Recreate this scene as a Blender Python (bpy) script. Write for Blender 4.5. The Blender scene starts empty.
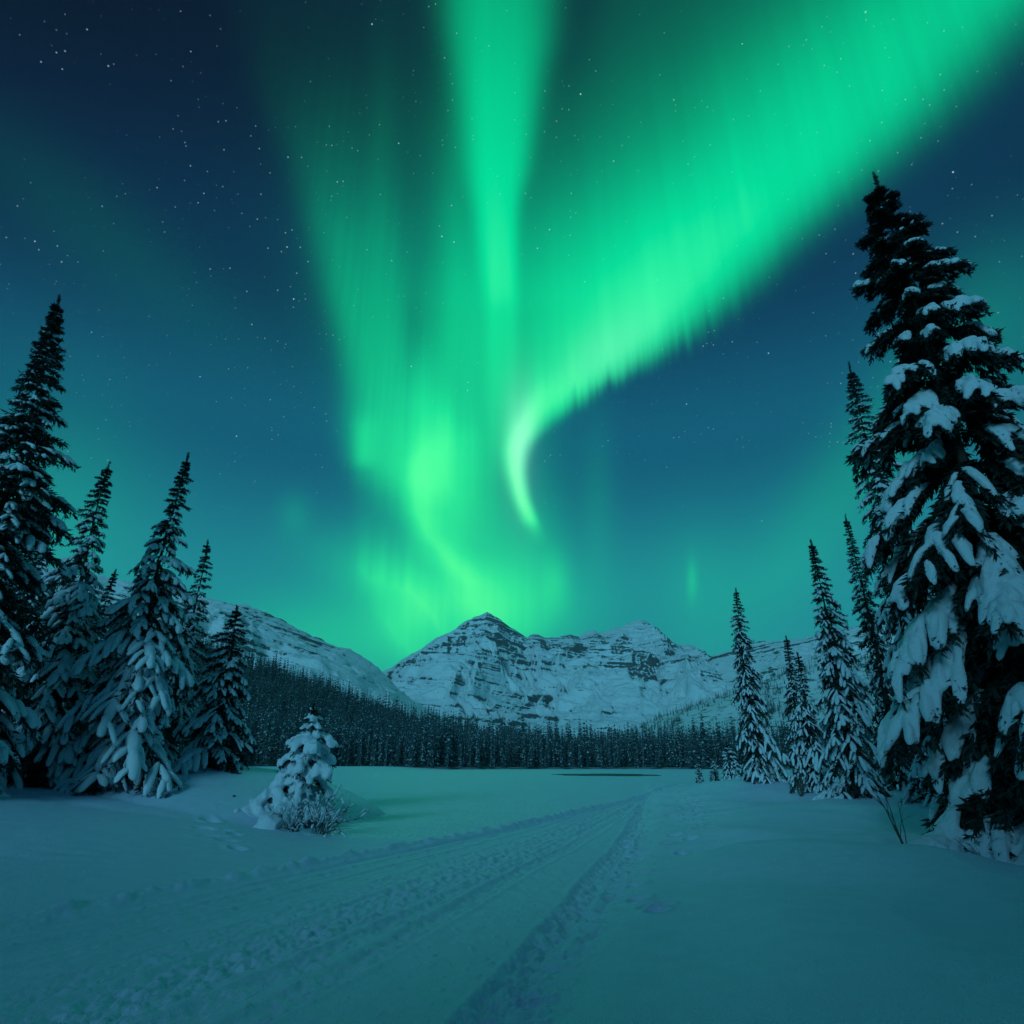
import bpy, bmesh, math, random
import numpy as np
R = math.radians
scene = bpy.context.scene
C = scene.collection

# ---------------------------------------------------------------- camera
CAM_Z = 2.0
PITCH = 21.6
cam_data = bpy.data.cameras.new('camera')
cam = bpy.data.objects.new('camera', cam_data)
C.objects.link(cam)
cam.location = (0, 0, CAM_Z)
cam.rotation_euler = (R(90 + PITCH), 0, 0)
cam_data.sensor_width = 36
cam_data.lens = 22.46
cam_data.clip_start = 0.05
cam_data.clip_end = 30000
scene.camera = cam
scene.render.engine = 'CYCLES'
scene.cycles.use_denoising = True
scene.cycles.denoiser = 'OPENIMAGEDENOISE'
scene.cycles.max_bounces = 6
scene.cycles.diffuse_bounces = 3
scene.cycles.glossy_bounces = 2
scene.cycles.transmission_bounces = 2
scene.cycles.volume_bounces = 1
scene.cycles.transparent_max_bounces = 8
scene.view_settings.view_transform = 'Standard'
scene.view_settings.look = 'None'
scene.view_settings.exposure = 0.0
scene.view_settings.gamma = 1.0
scene.view_settings.use_curve_mapping = False

# ---------------------------------------------------------------- node expressions
class X:
    """a float socket with arithmetic"""
    tree = None
    def __init__(s, k): s.k = k
    @staticmethod
    def m(op, a, b=None, c=None, clamp=False):
        n = X.tree.nodes.new('ShaderNodeMath'); n.operation = op; n.use_clamp = clamp
        for i, v in enumerate((a, b, c)):
            if v is None: continue
            if isinstance(v, X): X.tree.links.new(v.k, n.inputs[i])
            else: n.inputs[i].default_value = v
        return X(n.outputs[0])
    def __add__(s, o): return X.m('ADD', s, o)
    __radd__ = __add__
    def __sub__(s, o): return X.m('SUBTRACT', s, o)
    def __rsub__(s, o): return X.m('SUBTRACT', o, s)
    def __mul__(s, o): return X.m('MULTIPLY', s, o)
    __rmul__ = __mul__
    def __truediv__(s, o): return X.m('DIVIDE', s, o)
    def __rtruediv__(s, o): return X.m('DIVIDE', o, s)
    def __pow__(s, o): return X.m('POWER', s, o)
def xmin(a, b): return X.m('MINIMUM', a, b)
def xmax(a, b): return X.m('MAXIMUM', a, b)
def xexp(a): return X.m('EXPONENT', a)
def clamp01(a): return X.m('ADD', a, 0.0, clamp=True)
def smooth(a, lo, hi):
    n = X.tree.nodes.new('ShaderNodeMapRange'); n.interpolation_type = 'SMOOTHSTEP'
    X.tree.links.new(a.k, n.inputs['Value'])
    n.inputs['From Min'].default_value = lo; n.inputs['From Max'].default_value = hi
    return X(n.outputs[0])
def curve(x, pts, lo=-200.0, hi=800.0):
    """a smooth curve through (x, y) points"""
    ys = [p[1] for p in pts]; y0, y1 = min(ys), max(ys)
    sp = (y1 - y0) or 1.0
    n = X.tree.nodes.new('ShaderNodeFloatCurve')
    cu = n.mapping.curves[0]
    P = [((px - lo) / (hi - lo), (py - y0) / sp) for px, py in pts]
    cu.points[0].location = P[0]; cu.points[1].location = P[-1]
    for p in P[1:-1]: cu.points.new(*p)
    for p in cu.points: p.handle_type = 'AUTO_CLAMPED'
    n.mapping.update()
    X.tree.links.new(((x - lo) * (1.0 / (hi - lo))).k, n.inputs['Value'])
    return X(n.outputs[0]) * sp + y0
def rgb(r, g, b):
    n = X.tree.nodes.new('ShaderNodeCombineXYZ')
    for i, v in enumerate((r, g, b)):
        if isinstance(v, X): X.tree.links.new(v.k, n.inputs[i])
        else: n.inputs[i].default_value = v
    return n.outputs[0]

# ---------------------------------------------------------------- world: night sky, aurora, stars
world = bpy.data.worlds.new('World')
scene.world = world
world.use_nodes = True
WT = world.node_tree
WT.nodes.clear()
X.tree = WT
tc = WT.nodes.new('ShaderNodeTexCoord')
DIR = tc.outputs['Generated']
sep = WT.nodes.new('ShaderNodeSeparateXYZ')
WT.links.new(DIR, sep.inputs[0])
dx, dy, dz = (X(sep.outputs[i]) for i in range(3))

# sky laid out in image pixels: directions projected onto the camera's image plane,
# 21.6 degrees above due north; 639 pixels = the camera's focal length
sn, cs = math.sin(R(21.6)), math.cos(R(21.6))
df = dy * cs + dz * sn
du = dz * cs - dy * sn
front = smooth(df, 0.22, 0.5)
dfc = xmax(df, 0.1)
U = dx / dfc * 639.0 + 512.0          # image pixel column, growing east
V = 512.0 - du / dfc * 639.0          # image pixel row, down towards the horizon

def noise1(vec, scale, detail=2.0, rough=0.5):
    n = WT.nodes.new('ShaderNodeTexNoise'); n.noise_dimensions = '3D'
    n.inputs['Scale'].default_value = scale; n.inputs['Detail'].default_value = detail
    n.inputs['Roughness'].default_value = rough
    WT.links.new(vec, n.inputs['Vector'])
    return X(n.outputs['Fac'])

# slow warps so that no edge is ruler straight, and fine ray striations
warp = noise1(rgb(U * 0.006, V * 0.004, 0.3), 1.0, 2.0) - 0.5
Vt = curve(V, [(-200, -200), (800, 800)])
ray_x = (U - 500.0) / (V * 0.0006 + 0.75)
rays = noise1(rgb(ray_x * 0.030, V * 0.0016, 1.7), 1.0, 3.0, 0.6)
rays2 = noise1(rgb(ray_x * 0.085, V * 0.0030, 4.1), 1.0, 2.0, 0.6)
stri = 0.62 + rays * 0.76
stri2 = (0.45 + rays * 0.6 + rays2 * 0.5)

def ribbon(center, wl, wr, amp, pw=2.0, x=None, y=None, pl=None):
    x = x if x is not None else U; y = y if y is not None else V
    s = x - curve(y, center)
    left = X.m('LESS_THAN', s, 0.0)
    a = X.m('ABSOLUTE', s)
    tl = a / curve(y, wl); tr = a / curve(y, wr)
    el = xexp(0.0 - tl ** (pl or pw)); er = xexp(0.0 - tr ** pw)
    return (er + (el - er) * left) * curve(y, amp)
def blob(cx, cy, sx, sy, amp, rot=0.0):
    c, s_ = math.cos(R(rot)), math.sin(R(rot))
    a = ((U - cx) * c + (V - cy) * s_) * (1.0 / sx)
    b = ((V - cy) * c - (U - cx) * s_) * (1.0 / sy)
    return xexp(0.0 - (a * a + b * b)) * amp

Vw = V + warp * 26.0
Uw = U + warp * 22.0
fr = (rays2 - 0.5) * 1.0
Vf = V + fr * 46.0 + (rays - 0.5) * 40.0                      # ragged lower fringe

# the great arc that sweeps down from the upper right and curls into a tail
arc = ribbon(
    [(-200, 1230), (-100, 1075), (0, 950), (60, 893), (120, 836), (190, 762), (250, 700), (300, 655), (340, 618), (370, 585),
     (400, 545), (430, 521), (460, 512), (490, 517), (520, 529), (550, 540), (800, 560)],
    [(-200, 140), (0, 138), (120, 152), (250, 144), (320, 108), (370, 66), (400, 32), (430, 15), (470, 9), (520, 8), (800, 8)],
    [(-200, 100), (0, 86), (120, 82), (250, 68), (320, 56), (360, 44), (390, 34), (410, 28), (430, 20), (455, 13), (490, 9), (530, 7), (800, 8)],
    [(-200, 0.30), (-60, 0.42), (0, 0.50), (80, 0.56), (190, 0.72), (250, 0.84), (320, 0.92), (380, 0.92), (440, 1.0), (490, 0.92), (520, 0.66),
     (552, 0.0), (800, 0.0)], pw=2.6, pl=1.9, x=Uw, y=V + (rays2 - 0.5) * (9.0 + 17.0 * smooth(V, 270.0, 350.0) * smooth(V, 430.0, 390.0))) * (1.10 + rays * 0.50)
# the ray standing over the middle of the sky
mid = ribbon(
    [(-200, 500), (0, 500), (80, 502), (160, 501), (240, 500), (320, 500), (420, 500), (500, 500), (800, 500)],
    [(-200, 62), (0, 52), (80, 42), (160, 33), (250, 20), (340, 16), (800, 20)],
    [(-200, 62), (0, 52), (80, 38), (160, 28), (250, 18), (340, 18), (800, 20)],
    [(-200, 0.22), (-40, 0.28), (20, 0.345), (120, 0.48), (220, 0.55), (320, 0.30), (420, 0.16), (500, 0.02), (800, 0.0)],
    pw=3.2, x=U + warp * 9.0) * (1.25 + rays * 0.4)
# the western curtain and its ragged hem
west = ribbon(
    [(-200, 250), (0, 290), (100, 312), (200, 342), (290, 366), (380, 388), (460, 398), (540, 420), (800, 420)],
    [(-200, 70), (100, 60), (200, 46), (290, 42), (380, 40), (460, 44), (800, 40)],
    [(-200, 60), (100, 60), (250, 62), (340, 50), (400, 75), (470, 80), (800, 70)],
    [(-200, 0.0), (60, 0.008), (160, 0.035), (250, 0.13), (330, 0.25), (400, 0.36), (440, 0.42), (470, 0.30), (500, 0.10), (540, 0.0), (800, 0.0)],
    pw=3.2, y=V + (U - 360.0) * -0.34 + fr * 30.0) * (stri2 * 1.45)
band = ribbon(
    [(-200, 478), (0, 474), (200, 462), (300, 458), (400, 452), (470, 436), (520, 424), (560, 436), (600, 462), (800, 470)],
    [(-200, 26), (100, 30), (300, 24), (420, 40), (500, 24), (560, 18), (800, 14)],
    [(-200, 30), (100, 36), (300, 34), (420, 52), (500, 54), (560, 40), (800, 30)],
    [(-200, 0.0), (60, 0.05), (160, 0.10), (280, 0.22), (380, 0.32), (440, 0.37), (500, 0.31), (560, 0.22), (610, 0.04), (800, 0.0)],
    pw=2.4, x=Uw, y=V) * (stri * 1.3)
scurve = ribbon(
    [(-200, 440), (400, 440), (450, 424), (490, 413), (520, 419), (550, 438), (575, 458), (600, 470), (800, 475)],
    [(-200, 20), (400, 22), (490, 10), (550, 11), (600, 14), (800, 14)],
    [(-200, 20), (400, 30), (490, 24), (550, 18), (600, 18), (800, 18)],
    [(-200, 0.0), (400, 0.0), (440, 0.16), (490, 0.42), (540, 0.46), (580, 0.34), (612, 0.04), (800, 0.0)],
    pw=1.8, x=Uw)
hem = ribbon([(-200, 362), (400, 362), (470, 362), (800, 362)], [(-200, 9), (800, 9)], [(-200, 14), (800, 14)],
             [(-200, 0), (380, 0), (420, 0.16), (452, 0.32), (474, 0.02), (800, 0)], pw=2.0)
# filling light between the curtains and over the mountains
fill = ribbon(
    [(-200, 500), (0, 500), (250, 480), (400, 470), (520, 480), (600, 470), (800, 470)],
    [(-200, 200), (0, 160), (250, 130), (400, 100), (520, 86), (600, 100), (800, 120)],
    [(-200, 200), (0, 170), (250, 150), (400, 76), (520, 70), (600, 84), (800, 100)],
    [(-200, 0.02), (0, 0.02), (120, 0.05), (250, 0.15), (380, 0.24), (500, 0.22), (600, 0.20), (660, 0.16), (800, 0.0)], pw=2.6)
def fold(pts, up, dn, amp, x0, x1):
    # a low curtain: a crisp lower hem that follows (x, y) points and fades upward
    d = (V + (rays2 - 0.5) * 22.0) - curve(U, pts, 200.0, 800.0)
    e = xexp(0.0 - xmax(d, 0.0) * (1.0 / dn)) * xexp(xmin(d, 0.0) * (1.0 / up))
    return e * smooth(U, x0[0], x0[1]) * smooth(U, x1[1], x1[0]) * amp * (0.35 + rays * 0.65 + rays2 * 0.65)
folds = fold([(200, 545), (340, 562), (372, 580), (400, 588), (430, 612), (460, 640), (800, 640)], 34, 13, 0.28, (345, 372), (420, 480)) \
    + fold([(200, 590), (370, 612), (400, 640), (440, 660), (800, 660)], 30, 14, 0.24, (366, 392), (410, 460)) \
    + fold([(200, 470), (400, 560), (440, 580), (480, 612), (520, 628), (800, 628)], 40, 18, 0.24, (430, 470), (500, 560))
low = (blob(488, 604, 70, 40, 0.66) + blob(455, 560, 90, 60, 0.16)) * (0.80 + rays2 * 0.4) \
    + blob(385, 578, 52, 26, 0.28, 16) * (0.5 + rays2) + blob(408, 618, 30, 34, 0.36, 10) * (0.4 + rays * 1.1) \
    + folds + blob(556, 583, 12, 28, 0.26) + blob(535, 560, 26, 60, 0.12) \
    + blob(692, 580, 5, 20, 0.24) + blob(700, 590, 34, 60, 0.07) \
    + blob(294, 514, 16, 20, 0.09) + blob(330, 545, 60, 26, 0.05) + blob(598, 505, 17, 85, 0.07) \
    + blob(330, 640, 100, 44, 0.24) + blob(60, 520, 90, 120, 0.10) + blob(400, 640, 170, 50, 0.12)
veil = blob(860, 470, 190, 44, 0.13, -52) + blob(700, 590, 150, 60, 0.05) + blob(1010, 330, 90, 90, 0.07) \
    + blob(110, 240, 190, 46, 0.030, 38) + blob(700, 60, 300, 130, 0.10, -30) + blob(330, 220, 30, 110, 0.02) + blob(382, 210, 16, 140, 0.05)
dark_gap = blob(412, 330, 12, 60, 0.12) + blob(572, 60, 36, 160, 0.035)

top_fade = smooth(V, -150.0, -5.0)
glow = xmax(arc + mid + west + band + scurve + hem + fill + low + veil - dark_gap, 0.0) * front * top_fade
soft = glow / (1.0 + glow * 0.30)                                         # a bright core levels off
lowness = smooth(V, 120.0, 610.0)
core = xmax(glow - 0.72, 0.0)
tail = blob(522, 450, 17, 58, 1.0) + blob(610, 352, 60, 30, 0.32, -35)

# the clear night sky behind it: a dim sky texture plus airglow that deepens towards the zenith
def ramp(fac, stops):
    n = WT.nodes.new('ShaderNodeValToRGB'); n.color_ramp.interpolation = 'EASE'
    el = n.color_ramp.elements
    while len(el) < len(stops): el.new(0.5)
    for e, (p, c) in zip(el, stops): e.position = p; e.color = (*c, 1)
    WT.links.new(fac.k, n.inputs[0])
    s = WT.nodes.new('ShaderNodeSeparateColor'); WT.links.new(n.outputs[0], s.inputs[0])
    return [X(s.outputs[i]) for i in range(3)]
zen = clamp01(dz)
base = ramp(zen, [(0.0, (0.019, 0.36, 0.38)), (0.22, (0.0125, 0.250, 0.30)), (0.45, (0.0055, 0.105, 0.185)), (0.64, (0.0032, 0.033, 0.090)),
                  (0.82, (0.0026, 0.009, 0.036)), (0.93, (0.0032, 0.007, 0.028)), (1.0, (0.003, 0.008, 0.028))])
west_dark = 1.0 - clamp01(blob(-40, -60, 400, 340, 0.88) + blob(1130, 200, 260, 260, 0.30)) * front
south = smooth(dy, 0.15, -0.6)                                             # blue glow added to the unseen sky behind the viewer, tints the snow
base = [b * (1.0 - (1.0 - west_dark) * d) + south * k for b, k, d in zip(base, (0.002, 0.012, 0.030), (0.2, 1.0, 0.80))]

g = soft
col_r = base[0] * (1.0 - clamp01(g * 1.3)) + g * g * lowness * lowness * 0.055 + xmax(glow - 1.0, 0.0) * 0.08 + g * tail * 0.20
col_g = base[1] * (1.0 - clamp01(g * 0.8)) + g * (0.98 + lowness * 0.10)
col_b = base[2] * (1.0 - clamp01(g * 0.9)) + g * (0.41 - lowness * 0.085) + g * tail * 0.26

# stars
def stars(scale, size, keep, gain, seed):
    vo = WT.nodes.new('ShaderNodeTexVoronoi'); vo.feature = 'F1'
    vo.inputs['Scale'].default_value = scale
    mp = WT.nodes.new('ShaderNodeVectorMath'); mp.operation = 'ADD'
    WT.links.new(DIR, mp.inputs[0]); mp.inputs[1].default_value = (seed, seed * 0.7, seed * 1.3)
    WT.links.new(mp.outputs[0], vo.inputs['Vector'])
    sc = WT.nodes.new('ShaderNodeSeparateColor'); WT.links.new(vo.outputs['Color'], sc.inputs[0])
    d = X(vo.outputs['Distance'])
    pick = smooth(X(sc.outputs[0]), keep, 1.0)
    mag = 0.25 + pick * 0.75
    return smooth(d * (1.0 / size), 1.0, 0.25) * X.m('GREATER_THAN', X(sc.outputs[0]), keep) * mag * mag * gain, X(sc.outputs[1])
cl = noise1(DIR, 7.0, 2.0)
s1, h1 = stars(58.0, 0.078, 0.50, 0.70, 3.1)
s2, h2 = stars(125.0, 0.160, 0.40, 0.40, 7.7)
fade = smooth(dz, 0.16, 0.62) * (1.0 - clamp01(glow * 1.1) * 0.75)
st = (s1 + s2 * smooth(cl, 0.30, 0.62)) * fade * smooth(dz, 0.02, 0.1)
col_r = col_r + st * 0.72
col_g = col_g + st * 0.95
col_b = col_b + st

nishita = WT.nodes.new('ShaderNodeTexSky')
nishita.sky_type = 'NISHITA'; nishita.sun_disc = False
nishita.sun_elevation = R(-9); nishita.sun_rotation = R(202); nishita.altitude = 900
bg_air = WT.nodes.new('ShaderNodeBackground')
WT.links.new(nishita.outputs[0], bg_air.inputs[0]); bg_air.inputs[1].default_value = 0.05
bg = WT.nodes.new('ShaderNodeBackground')
WT.links.new(rgb(col_r, col_g, col_b), bg.inputs[0]); bg.inputs[1].default_value = 1.0
ad = WT.nodes.new('ShaderNodeAddShader'); wo = WT.nodes.new('ShaderNodeOutputWorld')
WT.links.new(bg.outputs[0], ad.inputs[0]); WT.links.new(bg_air.outputs[0], ad.inputs[1])
WT.links.new(ad.outputs[0], wo.inputs[0])
world.cycles.sampling_method = 'MANUAL'
world.cycles.sample_map_resolution = 1024

# a dim moon behind the camera's left shoulder
MOON_EL, MOON_AZ = 22.0, 202.0
moon = bpy.data.lights.new('moon', 'SUN'); moon.energy = 1.2; moon.angle = R(15); moon.color = (0.21, 0.72, 1.0)
mo = bpy.data.objects.new('moon', moon); C.objects.link(mo)
mo.rotation_euler = (R(90 - MOON_EL), 0, R(180 - MOON_AZ))
# ---------------------------------------------------------------- helpers
def mat(name):
    m = bpy.data.materials.new(name); m.use_nodes = True
    t = m.node_tree; t.nodes.clear(); X.tree = t
    out = t.nodes.new('ShaderNodeOutputMaterial')
    b = t.nodes.new('ShaderNodeBsdfPrincipled')
    t.links.new(b.outputs[0], out.inputs['Surface'])
    return m, t, b
def mnoise(t, vec, scale, detail=2.0, rough=0.5, dist=0.0):
    n = t.nodes.new('ShaderNodeTexNoise')
    n.inputs['Scale'].default_value = scale; n.inputs['Detail'].default_value = detail
    n.inputs['Roughness'].default_value = rough; n.inputs['Distortion'].default_value = dist
    if vec is not None: t.links.new(vec, n.inputs['Vector'])
    return X(n.outputs['Fac'])
def mixcol(t, fac, a, b):
    n = t.nodes.new('ShaderNodeMix'); n.data_type = 'RGBA'
    if isinstance(fac, X): t.links.new(fac.k, n.inputs[0])
    else: n.inputs[0].default_value = fac
    for i, v in ((6, a), (7, b)):
        if isinstance(v, tuple): n.inputs[i].default_value = (*v, 1)
        else: t.links.new(v, n.inputs[i])
    return n.outputs[2]
def bump(t, b, h, strength, dist):
    n = t.nodes.new('ShaderNodeBump'); n.inputs['Strength'].default_value = strength; n.inputs['Distance'].default_value = dist
    t.links.new(h.k, n.inputs['Height']); t.links.new(n.outputs[0], b.inputs['Normal'])
def coords(t, which='Object'):
    return t.nodes.new('ShaderNodeTexCoord').outputs[which]
def scaled(t, vec, s):
    n = t.nodes.new('ShaderNodeVectorMath'); n.operation = 'MULTIPLY'
    t.links.new(vec, n.inputs[0]); n.inputs[1].default_value = s
    return n.outputs[0]

def mesh_object(name, verts, faces, material, parent=None, smooth_shade=True, loc=None):
    """verts (n,3); faces (m,3) or (m,4) arrays, or a list of such arrays"""
    me = bpy.data.meshes.new(name)
    fl = faces if isinstance(faces, list) else [faces]
    fl = [np.asarray(f, np.int32) for f in fl if len(f)]
    nv = len(verts)
    me.vertices.add(nv); me.vertices.foreach_set('co', np.asarray(verts, np.float32).ravel())
    loops = np.concatenate([f.ravel() for f in fl])
    tot = np.concatenate([np.full(len(f), f.shape[1], np.int32) for f in fl])
    start = np.concatenate([[0], np.cumsum(tot)[:-1]]).astype(np.int32)
    me.loops.add(len(loops)); me.loops.foreach_set('vertex_index', loops)
    me.polygons.add(len(tot)); me.polygons.foreach_set('loop_start', start)
    me.update(calc_edges=True)
    me.polygons.foreach_set('use_smooth', np.full(len(tot), smooth_shade, bool))
    me.validate()
    me.materials.append(material)
    o = bpy.data.objects.new(name, me); C.objects.link(o)
    if parent is not None: o.parent = parent
    if loc is not None: o.location = loc
    return o
def tag(o, label=None, cat=None, group=None, kind=None):
    if label: o['label'] = label
    if cat: o['category'] = cat
    if group: o['group'] = group
    if kind: o['kind'] = kind
    return o
def thing(name, loc, label, cat, group=None):
    o = bpy.data.objects.new(name, None); C.objects.link(o)
    o.location = loc; o.empty_display_size = 0.5
    return tag(o, label, cat, group)

# gradient noise on arrays
def _hash(ix, iy, seed):
    h = (ix.astype(np.int64) * 374761393 + iy.astype(np.int64) * 668265263 + seed * 974711) & 0x7fffffff
    h = ((h ^ (h >> 13)) * 1274126177) & 0x7fffffff
    return (h ^ (h >> 16)) & 0xffff
def perlin(x, y, seed=0):
    x = np.asarray(x, float); y = np.asarray(y, float)
    ix = np.floor(x); iy = np.floor(y); fx = x - ix; fy = y - iy
    ux = fx * fx * fx * (fx * (fx * 6 - 15) + 10); uy = fy * fy * fy * (fy * (fy * 6 - 15) + 10)
    def g(dx_, dy_):
        a = _hash(ix + dx_, iy + dy_, seed) * (2 * math.pi / 65536)
        return np.cos(a) * (fx - dx_) + np.sin(a) * (fy - dy_)
    a = g(0, 0) * (1 - ux) + g(1, 0) * ux; b = g(0, 1) * (1 - ux) + g(1, 1) * ux
    return (a * (1 - uy) + b * uy) * 1.5
def fbm(x, y, octv=4, seed=0, gain=0.5):
    s = 0; a = 1.0
    for k in range(octv):
        s = s + a * perlin(x * 2 ** k + 13.7 * k, y * 2 ** k - 7.1 * k, seed + k); a *= gain
    return s
def ridged(x, y, octv=4, seed=0, gain=0.5):
    s = 0; a = 1.0
    for k in range(octv):
        s = s + a * (1 - 2 * np.abs(perlin(x * 2 ** k + 3.3 * k, y * 2 ** k + 9.2 * k, seed + k))); a *= gain
    return s
def sstep(x, a, b):
    t = np.clip((x - a) / (b - a), 0, 1); return t * t * (3 - 2 * t)
def dome(x, y, cx, cy, rx, ry, h, pw=2.0):
    r2 = ((x - cx) / rx) ** 2 + ((y - cy) / ry) ** 2
    return h * np.clip(1 - r2, 0, 1) ** pw
def polydist(x, y, pts):
    """distance to a polyline, and arc length along it"""
    best = np.full(np.shape(x), 1e9); along = np.zeros(np.shape(x)); acc = 0.0
    for (x0, y0), (x1, y1) in zip(pts[:-1], pts[1:]):
        ex, ey = x1 - x0, y1 - y0; L = math.hypot(ex, ey)
        t = np.clip(((x - x0) * ex + (y - y0) * ey) / (L * L), 0, 1)
        d = np.hypot(x - x0 - t * ex, y - y0 - t * ey)
        m = d < best
        best = np.where(m, d, best); along = np.where(m, acc + t * L, along); acc += L
    return best, along

# the line of sight through the photograph's (px, py) from the tripod, reaching y = dist metres north of it
def at(px, py, dist):
    u = (px - 512) / 639.0; v = (512 - py) / 639.0
    f = cs - v * sn; z = sn + v * cs
    return np.array([u / f * dist, dist, CAM_Z + z / f * dist])

# ---------------------------------------------------------------- the lie of the land
TRAIL_L = ([0, 5, 9.8, 15.2, 24, 38, 80, 200], [-11.5, -9.0, -6.7, -4.4, -.3, 5.4, 20, 60])
TRAIL_R = ([0, 6.7, 10, 17.3, 30, 40, 71, 120], [-1.4, .155, 1.0, 2.84, 5.6, 7.6, 13.4, 22])
def shore_y(x):
    return np.interp(x, [-600, -300, -150, -60, 0, 60, 110, 150, 300, 600], [150, 225, 262, 310, 350, 372, 350, 300, 230, 180])

rng0 = random.Random(5)
PRINTS = []                                                    # (x, y, radius, depth, stretch angle)
def walk(pts, step, side, depth, r, jitter):
    acc = 0.0; k = 0
    for (x0, y0), (x1, y1) in zip(pts[:-1], pts[1:]):
        L = math.hypot(x1 - x0, y1 - y0); tx, ty = (x1 - x0) / L, (y1 - y0) / L
        while acc < L:
            s = side * (1 if k % 2 else -1) + rng0.uniform(-jitter, jitter)
            PRINTS.append((x0 + tx * acc - ty * s, y0 + ty * acc + tx * s, r * rng0.uniform(.8, 1.25), depth * rng0.uniform(.6, 1.2), math.atan2(ty, tx)))
            acc += step * rng0.uniform(.8, 1.25); k += 1
        acc -= L
def gp(px, py, z=0.15):
    u = (px - 512) / 639.0; v = (512 - py) / 639.0
    f = cs - v * sn; zz = sn + v * cs
    d = (z - CAM_Z) / zz * f
    return (u / f * d, d)
walk([gp(628, 905), gp(632, 850), gp(637, 810), gp(650, 790), gp(668, 781)], .62, .16, .11, .17, .06)
walk([gp(668, 842, .4), gp(705, 815, .4), gp(690, 800, .3)], .9, .2, .10, .18, .1)
walk([gp(700, 830, .4), gp(690, 806, .3), gp(660, 790, .2)], .8, .2, .10, .17, .15)
for q in (gp(648, 908, .25), gp(656, 913, .25), gp(662, 905, .28), gp(529, 1000, .1), gp(526, 990, .1)):
    PRINTS.append((*q, .14, .10, .6))
for q in ((197, 818), (205, 822), (213, 826), (222, 822), (229, 827), (236, 823), (240, 830), (211, 816), (292, 816), (300, 812), (308, 818)):
    PRINTS.append((*gp(q[0], q[1], .62), rng0.uniform(.22, .36), rng0.uniform(.07, .13), rng0.uniform(0, 3)))

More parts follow.
